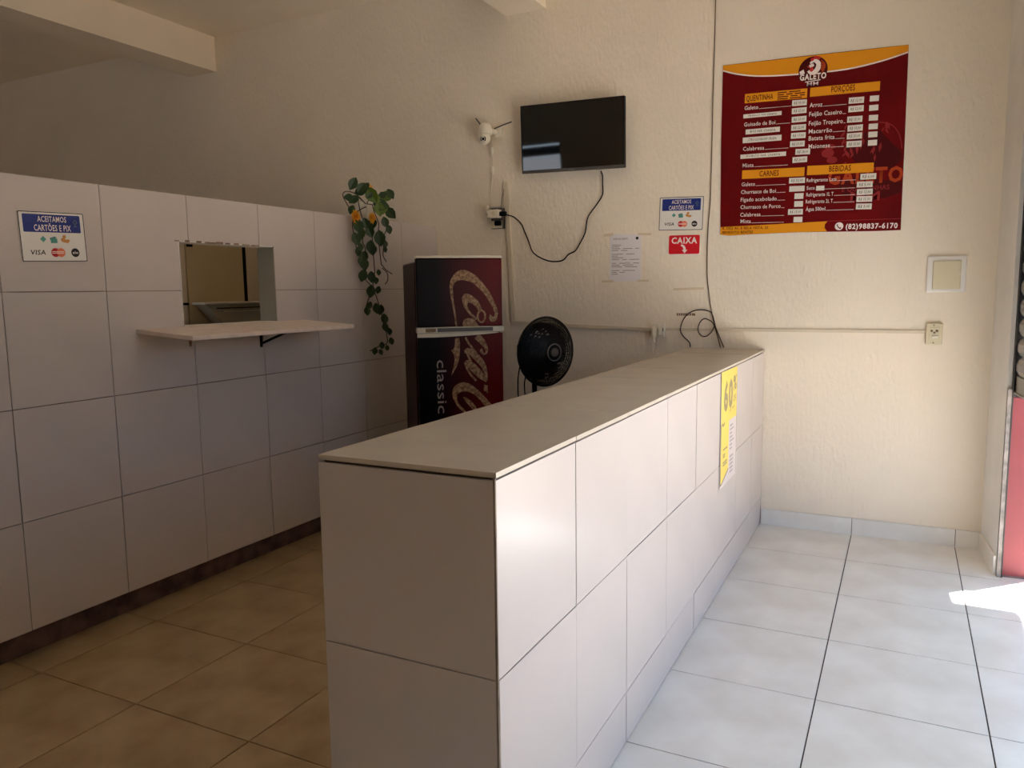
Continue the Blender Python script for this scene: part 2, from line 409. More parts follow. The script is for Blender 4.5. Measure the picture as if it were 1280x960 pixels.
fa = bm.faces.new([bm.verts.new((-.0, a, b_)) for a, b_ in sec]); r = bmesh.ops.extrude_face_region(bm, geom=[fa])
bmesh.ops.translate(bm, vec=(-.10, 0, 0), verts=[q for q in r['geom'] if isinstance(q, bmesh.types.BMVert)]); bmesh.ops.recalc_face_normals(bm, faces=bm.faces)
obj('hood', bm, 'steel', fw)
obj('rim', B(-.10, .012, -.012, .61, 1.436, 1.45, bev=.002), 'white', fw)
obj('rail', B(.0, .010, .13, .60, 1.385, 1.395), 'white', fw)
obj('rail', B(.0, .010, .09, .60, 1.408, 1.414), 'black', fw)
for yy in (.46, .58): obj('leg', B(-.06, -.03, yy-.015, yy+.015, 0, 1.10), 'steel', fw)

# ------------------------------------------------------------------ tiled counter
ct = thing('tiled_counter', 'long service counter clad in white tiles, running to the back wall', 'counter', (-1.01, 3.2, 0))
def cw(o): o.location = Vector(o.location)-Vector((-1.01, 3.2, 0)); return o
XC, XD, CY, CZ = -.768, -1.251, 1.4354, 1.1123
cw(obj('core', B(XD+.012, XC-.010, CY+.010, YW-.001, 0, CZ-.012), 'cgrout', ct))
cy = [CY, 1.895, 2.331, 2.804, 3.255, 3.71, 4.165, 4.62, YW-.001]
cz = [.002, .177, .642, CZ-.0165]
for i in range(8):
    for k in range(3):
        y0, y1, z0, z1 = cy[i]+.0016, cy[i+1]-.0016, cz[k]+.0016, cz[k+1]-.0016
        if i == 0: y0 = CY+.006
        cw(tile_obj('side_tile', 'tile', ct, XC-.006, (y0+y1)/2, (z0+z1)/2, .012, y1-y0, z1-z0, .0008))
        cw(tile_obj('inner_tile', 'tile', ct, XD+.006, (y0+y1)/2, (z0+z1)/2, .012, y1-y0, z1-z0, .0008))
    y0, y1 = cy[i]+.0016, cy[i+1]-.0016
    cw(tile_obj('top_tile', 'ctop', ct, (XC+XD)/2+.001, (y0+y1)/2, CZ-.006, XC-XD+.002, y1-y0-.001, .012, .0006))
for k in range(3):
    z0, z1 = cz[k]+.0016, cz[k+1]-.0016
    cw(tile_obj('end_tile', 'tile', ct, (XC+XD)/2-.003, CY+.006, (z0+z1)/2, XC-XD-.006, .012, z1-z0, .0005))
cw(obj('corner_strip', B(XC-.006, XC-.0005, CY+.001, CY+.0065, .002, CZ-.013), 'grout', ct))

# yellow price poster on the counter side
yp = thing('promotion_poster', 'yellow 60% promotion poster stuck high on the side of the counter near the wall', 'poster', (XC+.0025, 3.735, 1.098), math.pi/2)
obj('sheet', plate(bmesh.new(), [(0, 0), (.385, -.004), (.385, -.575), (.06, -.575), (.0, -.57)], 0, .0005), 'clear', yp)
obj('yellow_field', plate(bmesh.new(), [(0, -.001), (.385, -.005), (.385, -.262), (.205, -.262), (.18, -.25), (.01, -.252)], -.0006, .0004), 'yellow', yp)
obj('yellow_strip', plate(bmesh.new(), [(.012, -.25), (.195, -.25), (.195, -.505), (.03, -.552), (.012, -.552)], -.0006, .0004), 'yellow', yp)
bm = bmesh.new(); plate(bm, [(.006, -.255), (.012, -.255), (.012, -.558), (.006, -.558)], -.0006, .0006); plate(bm, [(.012, -.558), (.012, -.552), (.03, -.552), (.195, -.505), (.2, -.512), (.03, -.56)], -.0006, .0006)
obj('strip_edge', bm, 'inkgrey', yp)
bm = addtext(bmesh.new(), '60', .060, -.195, .140, y=-.0014, width=.215, bold=.045)
addtext(bm, '%', .288, -.118, .075, y=-.0014, width=.082, bold=.03); addtext(bm, 'OFF', .290, -.18, .036, y=-.0014, width=.075, bold=.015)
obj('lettering', bm, 'olive', yp)
bm = addtext(bmesh.new(), 'por mes', .20, -.222, .02, y=-.0014, width=.12, rot=.1)
ribbon(bm, [(.03, -.258, .012), (.06, -.266, .012), (.09, -.258, .010)], -.001)
for k, (zz, wd) in enumerate(((-.385, .1), (-.41, .05), (-.422, .05), (-.45, .10), (-.463, .1))): plate(bm, [(.06, zz), (.06+wd, zz), (.06+wd, zz-.008), (.06, zz-.008)], -.001, .0004)
obj('small_print', bm, 'olive', yp)['kind'] = 'stuff'
bm = bmesh.new()
for k in range(7): plate(bm, [(.225, -.29-k*.02), (.30+.03*math.sin(k*2), -.29-k*.02), (.30+.03*math.sin(k*2), -.298-k*.02), (.225, -.298-k*.02)], -.0006, .0004)
for k in range(5): plate(bm, [(.23, -.45-k*.02), (.31, -.45-k*.02), (.31, -.46-k*.02), (.23, -.46-k*.02)], -.0006, .0004)
obj('side_print', bm, 'paleink', yp)

# ------------------------------------------------------------------ television
TVY = YW-.10
tv = thing('television', 'black flat television mounted high on the back wall', 'television', (-2.018, TVY, 2.505), 0, rx=math.radians(-5))
tv.rotation_euler = (math.radians(5), math.radians(1.3), 0)
W2, H2 = .367, .221
obj('housing', B(-W2, W2, .004, .030, -H2, H2, bev=.004), 'black', tv)
obj('rear_cover', B(-.26, .26, .030, .052, -.16, .10, bev=.01), 'black', tv)
bm = bmesh.new()
box(bm, -W2, W2, -.004, .004, H2-.006, H2); box(bm, -W2, -W2+.006, -.004, .004, -H2, H2-.006); box(bm, W2-.006, W2, -.004, .004, -H2, H2-.006)
obj('bezel', bm, 'blacksat', tv)
obj('bottom_bezel', B(-W2, W2, -.005, .004, -H2, -H2+.020, bev=.002), 'grey', tv)
obj('screen', B(-W2+.006, W2-.006, -.001, .0035, -H2+.020, H2-.006), 'screen', tv)
obj('maker_plate', B(-.02, .02, -.0062, -.005, -H2+.007, -H2+.013), 'inkgrey', tv)
obj('wall_mount', B(-.12, .12, .052, .088, -.10, .10), 'dmetal', tv)

# tv power cord
P = [(-1.825, YW-.06, 2.270), (-1.825, YW-.03, 2.244), (-1.831, 0, 2.191), (-1.831, 0, 2.125), (-1.872, 0, 2.063), (-1.925, 0, 2.0), (-1.943, 0, 1.957), (-1.956, 0, 1.88), (-1.992, 0, 1.814), (-2.029, 0, 1.76), (-2.078, 0, 1.739), (-2.128, 0, 1.697), (-2.235, 0, 1.7), (-2.343, 0, 1.757), (-2.381, 0, 1.841), (-2.413, 0, 1.912), (-2.438, 0, 1.965), (-2.496, 0, 2.014), (-2.54, YW-.03, 2.028)]
tag(obj('power_cord', tube(bmesh.new(), [(p[0], p[1] or YW-.012, p[2]) for p in P], .0045, 6, 3), 'black', smooth=True), 'black cord hanging in a loop between the television and the wall socket', 'cord')

# ------------------------------------------------------------------ security camera with its lead
sc = thing('security_camera', 'white dome security camera with two antennas, left of the television', 'camera', (-2.615, YW, 2.60))
obj('wall_bracket', B(-.012, .045, -.035, -.001, -.035, .035, bev=.005), 'white', sc)
obj('arm', cyl(bmesh.new(), (0, -.03, .0), (-.04, -.085, .012), .016, n=12), 'white', sc, smooth=True)
bm = bmesh.new(); lathe(bm, [(.012, .062), (.032, .055), (.044, .036), (.047, .01), (.047, -.012), (.042, -.02), (.02, -.024)], 20, o=(-.052, -.09, 0)); obj('body', bm, 'white', sc, smooth=True)
bm = bmesh.new(); bmesh.ops.create_uvsphere(bm, u_segments=20, v_segments=12, radius=.043); bmesh.ops.translate(bm, vec=(-.058, -.098, -.045), verts=bm.verts)
hd = obj('camera_head', bm, 'white', sc, smooth=True)
d = Vector((.28, -.93, -.25)).normalized(); c0 = Vector((-.058, -.098, -.045))
obj('face_ring', cyl(bmesh.new(), c0+d*.034, c0+d*.0435, .026, .022, n=20), 'white', hd)
obj('lens', cyl(bmesh.new(), c0+d*.040, c0+d*.047, .009, n=14), 'black', hd)
bm = bmesh.new(); tcd = d.cross(Vector((0, 0, 1))).normalized(); ucd = tcd.cross(d)
for s_ in (0, 1):
    pts = [c0+d*.0445+(tcd*math.cos(a)+ucd*math.sin(a))*.017 for a in [math.radians(s_*180-55+i*18) for i in range(7)]]
    tube(bm, pts, .0032, 5, 1)
obj('light_ring', bm, 'black', hd)
obj('antenna', tube(bmesh.new(), [(-.085, -.075, .035), (-.125, -.06, .082), (-.15, -.05, .108)], .0045, 6, 1), 'grey', sc)
obj('antenna', tube(bmesh.new(), [(.0, -.06, .02), (.06, -.05, .04), (.128, -.04, .058)], .0045, 6, 1), 'grey', sc)
cl = thing('camera_lead', 'thin white lead with two lumps running down from the security camera', 'cable', (-2.64, YW, 2.3))
obj('wire', tube(bmesh.new(), [(.01, -.03, .26), (-.012, -.02, .2), (-.012, -.02, .17), (-.015, -.018, .08), (-.016, -.02, .04), (-.03, -.012, -.08), (-.036, -.012, -.17), (-.03, -.03, -.205)], .0026, 5, 3), 'duct', cl)
for zz in (.175, .045):
    bm = bmesh.new(); lathe(bm, [(.004, .03), (.012, .02), (.013, -.012), (.005, -.03)], 10, o=(-.014, -.022, zz)); obj('connector', bm, 'white', cl, smooth=True)

# socket with adapters, left of the vertical duct
so = thing('socket_box', 'surface socket with white adapter and black plug, left of the vertical duct', 'socket', (-2.605, YW, 2.02))
obj('box', B(-.058, .036, -.04, -.001, -.085, .06, bev=.004), 'grey', so)
obj('lower_cover', B(-.053, .033, -.048, -.0405, -.082, -.03, bev=.003), 'cream', so)
obj('adapter', B(-.055, .03, -.10, -.0405, -.012, .045, bev=.006), 'white', so)
obj('dial', cyl(bmesh.new(), (-.005, -.101, .016), (-.005, -.106, .016), .017, n=14), 'cream', so)
obj('plug', B(.031, .080, -.085, -.055, -.002, .030, bev=.006), 'black', so)
obj('plug', B(-.015, .035, -.075, -.0485, -.066, -.032, bev=.006), 'black', so)
bm = bmesh.new(); lathe(bm, [(.008, .05), (.017, .035), (.017, .0), (.01, -.02)], 12, o=(-.075, -.06, .03)); tube(bm, [(-.075, -.06, .005), (-.07, -.065, -.02), (-.05, -.07, -.005)], .006, 6, 3)
obj('small_adapter', bm, 'white', so, smooth=True)
obj('loop_wire', tube(bmesh.new(), [(.022, -.03, .06), (.022, -.02, .12), (.035, -.015, .18), (.052, -.012, .232)], .0025, 5, 3), 'grey', so)

# cable ducts
def duct(name, label, a, b_, wd=.022, dp=.014):
    bm = bmesh.new(); dx, dz = b_[0]-a[0], b_[1]-a[1]; l = math.hypot(dx, dz); ux, uz = dx/l, dz/l; nx, nz = -uz*wd/2, ux*wd/2
    plate(bm, [(a[0]+nx, a[1]+nz), (b_[0]+nx, b_[1]+nz), (b_[0]-nx, b_[1]-nz), (a[0]-nx, a[1]-nz)], YW-.0005, dp)
    return tag(obj(name, bm, 'duct'), label, 'duct', 'cable ducts on the back wall')
duct('cable_duct', 'vertical painted cable duct beside the socket left of the television', (-2.553, 2.258), (-2.508, 1.283), .030, .018)
duct('cable_duct', 'horizontal cable duct behind the fan, from the vertical duct to the double socket', (-2.52, 1.268), (-1.487, 1.230), .024, .018)
duct('cable_duct', 'horizontal cable duct passing behind the counter end to the right-hand socket', (-1.394, 1.232), (.115, 1.232), .018, .010)

o2 = thing('double_socket', 'small white surface socket on the horizontal duct above the counter', 'socket', (-1.44, YW, 1.226))
obj('box', B(-.045, .045, -.035, -.001, -.045, .046, bev=.004), 'white', o2)
obj('plug', B(-.035, -.005, -.07, -.0355, -.04, .02, bev=.004), 'white', o2)
obj('plug_pin_cover', B(-.022, -.004, -.082, -.0705, -.075, .022, bev=.004), 'white', o2)
obj('module', B(.008, .036, -.052, -.0355, -.03, .034, bev=.003), 'white', o2)
obj('hole', B(.0361, .038, -.05, -.038, -.006, .016), 'black', o2)

o3 = thing('wall_socket', 'aged cream socket plate under the square box at the right', 'socket', (.155, YW, 1.222))
obj('plate', B(-.042, .040, -.022, -.001, -.062, .060, bev=.004), 'cream', o3)
obj('module', B(-.026, .026, -.027, -.0222, -.035, .038, bev=.002), 'cream', o3)
bm = cyl(bmesh.new(), (-.014, -.0272, .018), (-.014, -.0282, .018), .007, n=10); cyl(bm, (.012, -.0272, .018), (.012, -.0282, .018), .008, n=10); cyl(bm, (0, -.0272, .008), (0, -.0282, .008), .006, n=10)
obj('pin_holes', bm, 'tapeb', o3)
obj('switch', B(-.014, .022, -.034, -.0272, -.024, -.008, bev=.002), 'white', o3)
for zz in (.05, -.05): obj('screw', cyl(bmesh.new(), (-.003, -.022, zz), (-.003, -.0245, zz), .004, n=10), 'tapeb', o3)

bx = thing('breaker_box', 'square cream breaker box set in the back wall at the right', 'breaker box', (.2, YW, 1.556))
obj('frame', B(-.098, .096, -.016, -.001, -.100, .102, bev=.006), 'wornwhite', bx)
bx.children[0].data.materials[0] = M['retpaint']
obj('door', B(-.068, .070, -.026, -.0162, -.083, .074, bev=.004), 'cream', bx)
obj('latch', B(.058, .068, -.030, -.0262, -.012, .008, bev=.002), 'white', bx)

# loose thin cable from the ceiling, looped over the counter end
P1 = [(-1.115, 3.60), (-1.107, 3.24), (-1.112, 2.75), (-1.117, 2.142), (-1.122, 1.989), (-1.13, 1.866), (-1.133, 1.711), (-1.13, 1.564), (-1.118, 1.47), (-1.104, 1.375), (-1.083, 1.279), (-1.05, 1.195), (-1.021, 1.127)]
P2 = [(-1.015, 1.122), (-1.065, 1.238), (-1.093, 1.333), (-1.125, 1.354), (-1.178, 1.359), (-1.231, 1.343), (-1.274, 1.3), (-1.295, 1.235), (-1.278, 1.192), (-1.235, 1.15), (-1.23, 1.118)]
P3 = [(-1.035, 1.122), (-1.076, 1.259), (-1.113, 1.296), (-1.145, 1.301), (-1.171, 1.271), (-1.178, 1.228), (-1.156, 1.194), (-1.122, 1.193), (-1.091, 1.222), (-1.073, 1.264)]
lc = thing('loose_cable', 'thin dark cable hanging down the wall beside the menu board, looped above the counter end', 'cable', (-1.1, YW, 1.125))
for nm, P, yy, rad in (('drop', P1, .005, .0032), ('large_loop', P2, .018, .0036), ('small_loop', P3, .026, .0036)):
    obj(nm, tube(bmesh.new(), [(p[0]+1.1, -yy, p[1]-1.125) for p in P], rad, 6, 4), 'cable' if nm == 'drop' else 'stem', lc, smooth=True)

# paper notice and old tape
pn = thing('paper_notice', 'white printed paper notice taped to the wall below the television', 'notice', (-1.675, YW-.001, 1.705), ry=.01)
obj('sheet', plate(bmesh.new(), [(-.110, .156), (.107, .150), (.110, -.155), (-.110, -.157)], 0, .0012), 'paper', pn)
bm = bmesh.new()
addtext(bm, 'AVISO AO CLIENTE', -.085, .118, .012, y=-.0022, width=.10, bold=.01)
random.seed(3)
for k in range(17):
    zz = .085-.012*k; x0 = -.095; n = random.choice((1, 1, 2, 2, 3))
    if k in (4, 9, 13): continue
    for q in range(n):
        x1 = x0+random.uniform(.03, .09); x1 = min(x1, .095)
        plate(bm, [(x0, zz), (x1, zz), (x1, zz-.0035), (x0, zz-.0035)], -.0014, .0003); x0 = x1+.02
        if x0 > .07: break
obj('lettering', bm, 'inkgrey', pn)
obj('stamp', plate(bmesh.new(), disc(.080, .125, .010, 12), -.0014, .0003), 'ink', pn)
for a in (((-.150, .160), (-.085, .163), (-.085, .146), (-.150, .142)), ((.085, .158), (.175, .155), (.175, .140), (.085, .144)), ((-.165, -.148), (-.08, -.148), (-.08, -.164), (-.165, -.164)), ((.085, -.146), (.165, -.147), (.165, -.160), (.085, -.160))):
    obj('tape', plate(bmesh.new(), list(a), -.0013, .0004), 'tape', pn)
tag(obj('tape_strip', plate(bmesh.new(), [(-1.347, 1.499), (-1.150, 1.503), (-1.150, 1.488), (-1.347, 1.484)], YW-.0005, .0008), 'tape'), 'yellowed tape strip left on the wall under the red sign', 'tape')
bm = bmesh.new()
for k in range(8):
    a = -1.325+k*.014; plate(bm, [(a, 1.337), (a+.011, 1.337), (a+.010, 1.322), (a+.001, 1.320)], YW-.0005, .0008)
plate(bm, [(-1.216, 1.337), (-1.203, 1.334), (-1.205, 1.320), (-1.218, 1.323)], YW-.0005, .0008)
tag(obj('tape_remnant', bm, 'tapeb'), 'brown crumbling tape remnant on the wall beside the cable loop', 'tape')

# ------------------------------------------------------------------ payment signs
def pay_sign(label, loc, rz, ry, w_, h_):
    t_ = thing('payment_sign', label, 'sign', loc, rz, 'card payment signs', ry=ry)
    k = w_/.285; q = h_/.207
    T = lambda pts: [(a*k, b_*q) for a, b_ in pts]
    obj('panel', plate(bmesh.new(), T(rr(0, .285, -.207, 0, .006)), 0, .002), 'vinyl', t_)
    obj('border', ring_plate(bmesh.new(), T(rr(.001, .284, -.206, -.001, .006)), T(rr(.0045, .2805, -.2025, -.0045, .004)), -.002, .0004), 'ink', t_)
    bl = obj('blue_band', plate(bmesh.new(), T(rr(.018, .266, -.085, -.012, .005)), -.002, .0004), 'blue', t_)
    bm = addtext(bmesh.new(), 'ACEITAMOS', .142*k, -.042*q, .024*q, y=-.0028, width=.125*k, align='CENTER', bold=.014)
    addtext(bm, 'CARTÕES E PIX', .142*k, -.079*q, .026*q, y=-.0028, width=.160*k, align='CENTER', bold=.014)
    obj('lettering', bm, 'cwhite', bl)
    bm = bmesh.new(); ring_plate(bm, T([(.243, -.028), (.255, -.040), (.243, -.052), (.231, -.040)]), T([(.243, -.033), (.250, -.040), (.243, -.047), (.236, -.040)]), -.0024, .0003); plate(bm, T([(.236, -.055), (.25, -.055), (.25, -.059), (.236, -.059)]), -.0024, .0003)
    obj('emblem', bm, 'cardgrey', bl)
    bm = bmesh.new(); plate(bm, T([(.096, -.100), (.109, -.113), (.096, -.126), (.083, -.113)]), -.002, .0004)
    obj('diamond_icon', bm, 'teal', t_)
    bm = bmesh.new(); plate(bm, T([(.124, -.108), (.149, -.101), (.152, -.121), (.130, -.127)]), -.002, .0003)
    obj('card_icon', bm, 'cardgrey', t_)
    bm = bmesh.new(); plate(bm, T([(.127, -.112), (.156, -.110), (.156, -.128), (.128, -.129)]), -.0023, .0003); plate(bm, T([(.130, -.108), (.154, -.104), (.155, -.107), (.131, -.111)]), -.0023, .0003)
    obj('card_icon', bm, 'teal', t_)
    bm = bmesh.new(); plate(bm, T([(.171, -.112), (.180, -.106), (.196, -.114), (.206, -.112), (.212, -.118), (.203, -.128), (.188, -.126), (.176, -.122)]), -.002, .0004); plate(bm, T(disc(.188, -.102, .008, 12)), -.0024, .0003)
    obj('hand_icon', bm, 'skin', t_)
    obj('visa_lettering', addtext(bmesh.new(), 'VISA', .038*k, -.177*q, .020*q, y=-.0024, width=.062*k, bold=.015, shear=.15), 'ink', t_)
    obj('red_circle', plate(bmesh.new(), T(disc(.143, -.168, .0185)), -.002, .0004), 'mcred', t_)
    obj('orange_circle', plate(bmesh.new(), T(disc(.167, -.168, .0185)), -.0023, .0003), 'mcor', t_)
    bm = bmesh.new()
    for zz in (-.163, -.169): plate(bm, T([(.128, zz), (.180, zz), (.180, zz-.003), (.128, zz-.003)]), -.0027, .0003)
    obj('stripes', bm, 'cwhite', t_)
    dk = obj('dark_circle', plate(bmesh.new(), T(disc(.231, -.168, .0185)), -.002, .0004), 'ink', t_)
    obj('lettering', addtext(bmesh.new(), 'elo', .231*k, -.173*q, .012*q, y=-.0028, width=.025*k, align='CENTER', bold=.015), 'cwhite', dk)
    return t_
pay_sign('blue and white card payment sign on the tiled partition, left of the hatch', (XL+.0025, 1.920, 1.840), math.pi/2, -.03, .280, .203)
pay_sign('blue and white card payment sign on the back wall, above the red sign', (-1.443, YW-.001, 2.081), 0, .03, .285, .210)
cx_ = thing('cashier_sign', 'red CAIXA sign with white arrow on the back wall', 'sign', (-1.383, YW-.001, 1.840), 0, ry=.02)
obj('panel', plate(bmesh.new(), rr(0, .205, -.125, 0, .012), 0, .0015), 'cwhite', cx_)
obj('red_field', plate(bmesh.new(), rr(.003, .202, -.122, -.003, .010), -.0015, .0004), 'red', cx_)
obj('lettering', addtext(bmesh.new(), 'CAIXA', .103, -.055, .040, y=-.0024, width=.165, align='CENTER', bold=.03), 'cwhite', cx_)
bm = ribbon(bmesh.new(), [(.083, -.066, .010), (.097, -.072, .013), (.105, -.085, .015), (.107, -.098, .016)], -.0019, th=.0004)
plate(bm, [(.089, -.096), (.125, -.096), (.107, -.118)], -.0019, .0004)
obj('arrow', bm, 'cwhite', cx_)

# ------------------------------------------------------------------ menu board
mb = thing('menu_board', 'large maroon and orange menu board with price stickers on the back wall', 'menu board', (-1.056, YW-.001, 2.847), 0, ry=math.radians(1.5))
Y0 = -.003
edge = [(0, 0), (.5, .002), (1.015, 0), (1.03, -.5), (1.043, -1.010), (.9, -1.013), (.5, -1.012), (.2, -1.02), (.085, -1.026), (.03, -1.018), (.010, -.5)]
obj('sheet', plate(bmesh.new(), edge, 0, .003), 'maroon', mb)
sw = [(.002, -.028), (.084, -.056), (.199, -.079), (.321, -.090), (.441, -.094), (.61, -.097), (.748, -.090), (.889, -.068), (1.015, -.037)]
obj('top_band', plate(bmesh.new(), [(.001, -.001), (1.015, -.001)]+sw[::-1], Y0, .0004), 'orange', mb)
obj('white_curve', ribbon(bmesh.new(), [(a, b_-.003, .008) for a, b_ in sw], Y0-.0002, 3, .0004), 'cwhite', mb)
# faded emblem in the background of the sheet
bm = bmesh.new(); plate(bm, disc(.935, -.60, .085, 24, .07), Y0, .0002); plate(bm, [(.70, -.735), (.76, -.70), (1.03, -.74), (1.03, -.80), (.95, -.83), (.72, -.80)], Y0-.00005, .0002)
plate(bm, [(.72, -.53), (.80, -.46), (.90, -.45), (.99, -.55), (.93, -.62), (.78, -.62)], Y0-.0001, .0002)
obj('faded_shape', bm, 'maroon2', mb)
bm = bmesh.new()
for q_, (cxx, czz, rx_, rz_) in enumerate(((.63, -.56, .035, .026), (.655, -.60, .03, .02), (.64, -.525, .03, .014))): plate(bm, disc(cxx, czz, rx_, 14, rz_), Y0-.00015-.00006*q_, .0002)
random.seed(11)
for k in range(26):
    a = random.uniform(.70, .93); z_ = random.uniform(-.615, -.40); l = random.uniform(.03, .06); th2 = random.uniform(-2.3, -.7)
    plate(bm, [(a, z_), (a+l*math.cos(th2-.3)*.5, z_+l*math.sin(th2-.3)*.5), (a+l*math.cos(th2), z_+l*math.sin(th2)), (a+l*math.cos(th2+.3)*.5, z_+l*math.sin(th2+.3)*.5)], Y0-.0002-k*.00001, .0002)
ribbon(bm, [(.86, -.40, .006), (.95, -.42, .006), (1.0, -.48, .006), (1.02, -.56, .006)], Y0-.0002, 4, .0002)
obj('faded_feathers', bm, 'maroon3', mb)['kind'] = 'stuff'
obj('faded_lettering', addtext(bmesh.new(), 'GALETO', .64, -.738, .086, y=Y0-.0008, width=.395, bold=.035), 'wmorange', mb)
bm = addtext(bmesh.new(), 'E QUENTINHAS', .72, -.785, .028, y=Y0-.0008, width=.25, bold=.01, rot=.02); addtext(bm, 'MM', .768, -.838, .052, y=Y0-.0008, width=.155, bold=.02)
obj('faded_lettering', bm, 'maroon3', mb)
# headers
def header(x0, x1, z0, z1, s, tx0, tx1, tz, th_=.034):
    h_ = obj('header_bar', plate(bmesh.new(), [(x0, z1), (x1, z1), (x1, z0), (x0, z0)], Y0-.0008, .0005), 'orange', mb)
    obj('lettering', addtext(bmesh.new(), s, tx0, tz, th_, y=Y0-.0018, width=tx1-tx0, bold=.012), 'maroon2', h_)
    return h_
h1 = header(.141, .497, -.236, -.182, 'QUENTINHA', .150, .306, -.226)
bm = bmesh.new()
for k in range(4):
    x0 = .33
    while x0 < .47:
        x1 = min(x0+random.uniform(.03, .07), .485); zz = -.190-.012*k
        plate(bm, [(x0, zz), (x1, zz), (x1, zz-.006), (x0, zz-.006)], Y0-.0013, .0003); x0 = x1+.012
obj('small_print', bm, 'maroon2', h1)['kind'] = 'stuff'
header(.513, .884, -.232, -.181, 'PORÇÕES', .628, .755, -.218)
header(.146, .507, -.684, -.633, 'CARNES', .249, .362, -.674)
header(.522, .880, -.680, -.627, 'BEBIDAS', .643, .761, -.666)
# rows of dishes
YT = Y0-.0010
def rows(L, cap, dot_end):
    bm = bmesh.new()
    for s, x, z, wd in L:
        addtext(bm, s, x, z, cap, y=YT, width=wd, bold=.006)
        x0 = x+wd+.004; n = 0
        if dot_end > x0: plate(bm, [(x0, z+.0015), (dot_end, z+.0015), (dot_end, z-.0005), (x0, z-.0005)], YT, .0002)
    return obj('dish_names', bm, 'cwhite', mb)
rows([('Galeto', .142, -.275, .080), ('Guisado de Boi', .144, -.372, .182), ('Calabresa', .144, -.516, .125), ('Mista', .146, -.615, .066)], .024, .41)
rows([('Arroz', .515, -.292, .070), ('Feijão Caseiro', .515, -.343, .178), ('Feijão Tropeiro', .516, -.395, .185), ('Macarrão', .518, -.441, .128), ('Batata frita', .520, -.481, .142), ('Maionese', .522, -.527, .118)], .026, .715)
rows([('Galeto', .146, -.728, .080), ('Churrasco de Boi', .145, -.774, .205), ('Fígado acebolado', .145, -.820, .212), ('Churrasco de Porco', .146, -.865, .236), ('Calabresa', .146, -.911, .122), ('Mista', .150, -.951, .062)], .024, .405)
rows([('Refrigerante Lata', .522, -.720, .165), ('Suco', .525, -.765, .045), ('Refrigerante 1L T', .525, -.804, .150), ('Refrigerante 2L T', .524, -.844, .150), ('Água 500ml', .527, -.888, .108)], .022, .79)
# white paper price stickers, handwriting on them
def sticker(x0, x1, z0, z1, s='', tilt=0):
    c = ((x0+x1)/2, (z0+z1)/2); ca, sa = math.cos(tilt), math.sin(tilt)
    P = [(c[0]+(a-c[0])*ca-(b_-c[1])*sa, c[1]+(a-c[0])*sa+(b_-c[1])*ca) for a, b_ in ((x0, z0), (x1, z0), (x1, z1), (x0, z1))]
    o = obj('price_sticker', plate(bmesh.new(), P, Y0-.0012, .0006), 'pricep', mb)
    if s: obj('handwriting', addtext(bmesh.new(), s, c[0], z0+(z1-z0)*.26, (z1-z0)*.5, y=Y0-.0022, width=(x1-x0)*(.74 if len(s) > 4 else .5), align='CENTER', shear=.2, res=1), 'ink', o)
    return o
for (x0, z1, s) in ((.416, -.244, 'R$ 35,00'), (.417, -.289, 'R$ 25,00'), (.419, -.338, 'R$ 20,00'), (.419, -.385, 'R$ 22,00'), (.420, -.431, 'R$ 17,00'), (.417, -.479, 'R$ 20,00'), (.450, -.526, 'R$ 28,00'), (.436, -.571, 'R$ 20,00')):
    sticker(x0, x0+.082, z1-.033, z1, s, random.uniform(-.02, .02))
sticker(.137, .359, -.323, -.300, 'FRANGO NA CHAPA', .01); sticker(.155, .354, -.419, -.390, 'BOI NA CHAPA', .015); sticker(.140, .366, -.470, -.437, 'STROGONOFF FRAN', .01); sticker(.131, .397, -.562, -.537, 'PORCO NA CHAPA', .012)
for (x0, z1, s) in ((.726, -.257, 'R$ 12,00'), (.727, -.304, 'R$ 12,00'), (.724, -.362, 'R$ 15,00'), (.729, -.411, 'R$ 10,00'), (.728, -.455, 'R$ 20,00'), (.729, -.500, 'R$ 15,00')):
    sticker(x0, x0+.080, z1-.034, z1, s, random.uniform(-.02, .02))
for (x0, z1) in ((.836, -.257), (.836, -.308), (.838, -.363), (.840, -.411), (.841, -.455), (.842, -.501)):
    sticker(x0, x0+.047, z1-.031, z1, '', random.uniform(-.02, .02))
sticker(.423, .513, -.724, -.692, 'R$ 32,00'); sticker(.427, .513, -.772, -.740); sticker(.459, .509, -.816, -.783); sticker(.460, .509, -.862, -.829); sticker(.427, .511, -.908, -.875, 'R$ 15,00'); sticker(.461, .511, -.953, -.921)
for (x0, z1, s) in ((.814, -.687, 'R$ 6,00'), (.798, -.731, 'R$ 5,00'), (.801, -.773, 'R$ 12,00'), (.801, -.813, 'R$ 15,00'), (.801, -.855, 'R$ 3,00')):
    sticker(x0, x0+.083, z1-.033, z1, s, random.uniform(-.02, .02))
sticker(.578, .623, -.772, -.745)
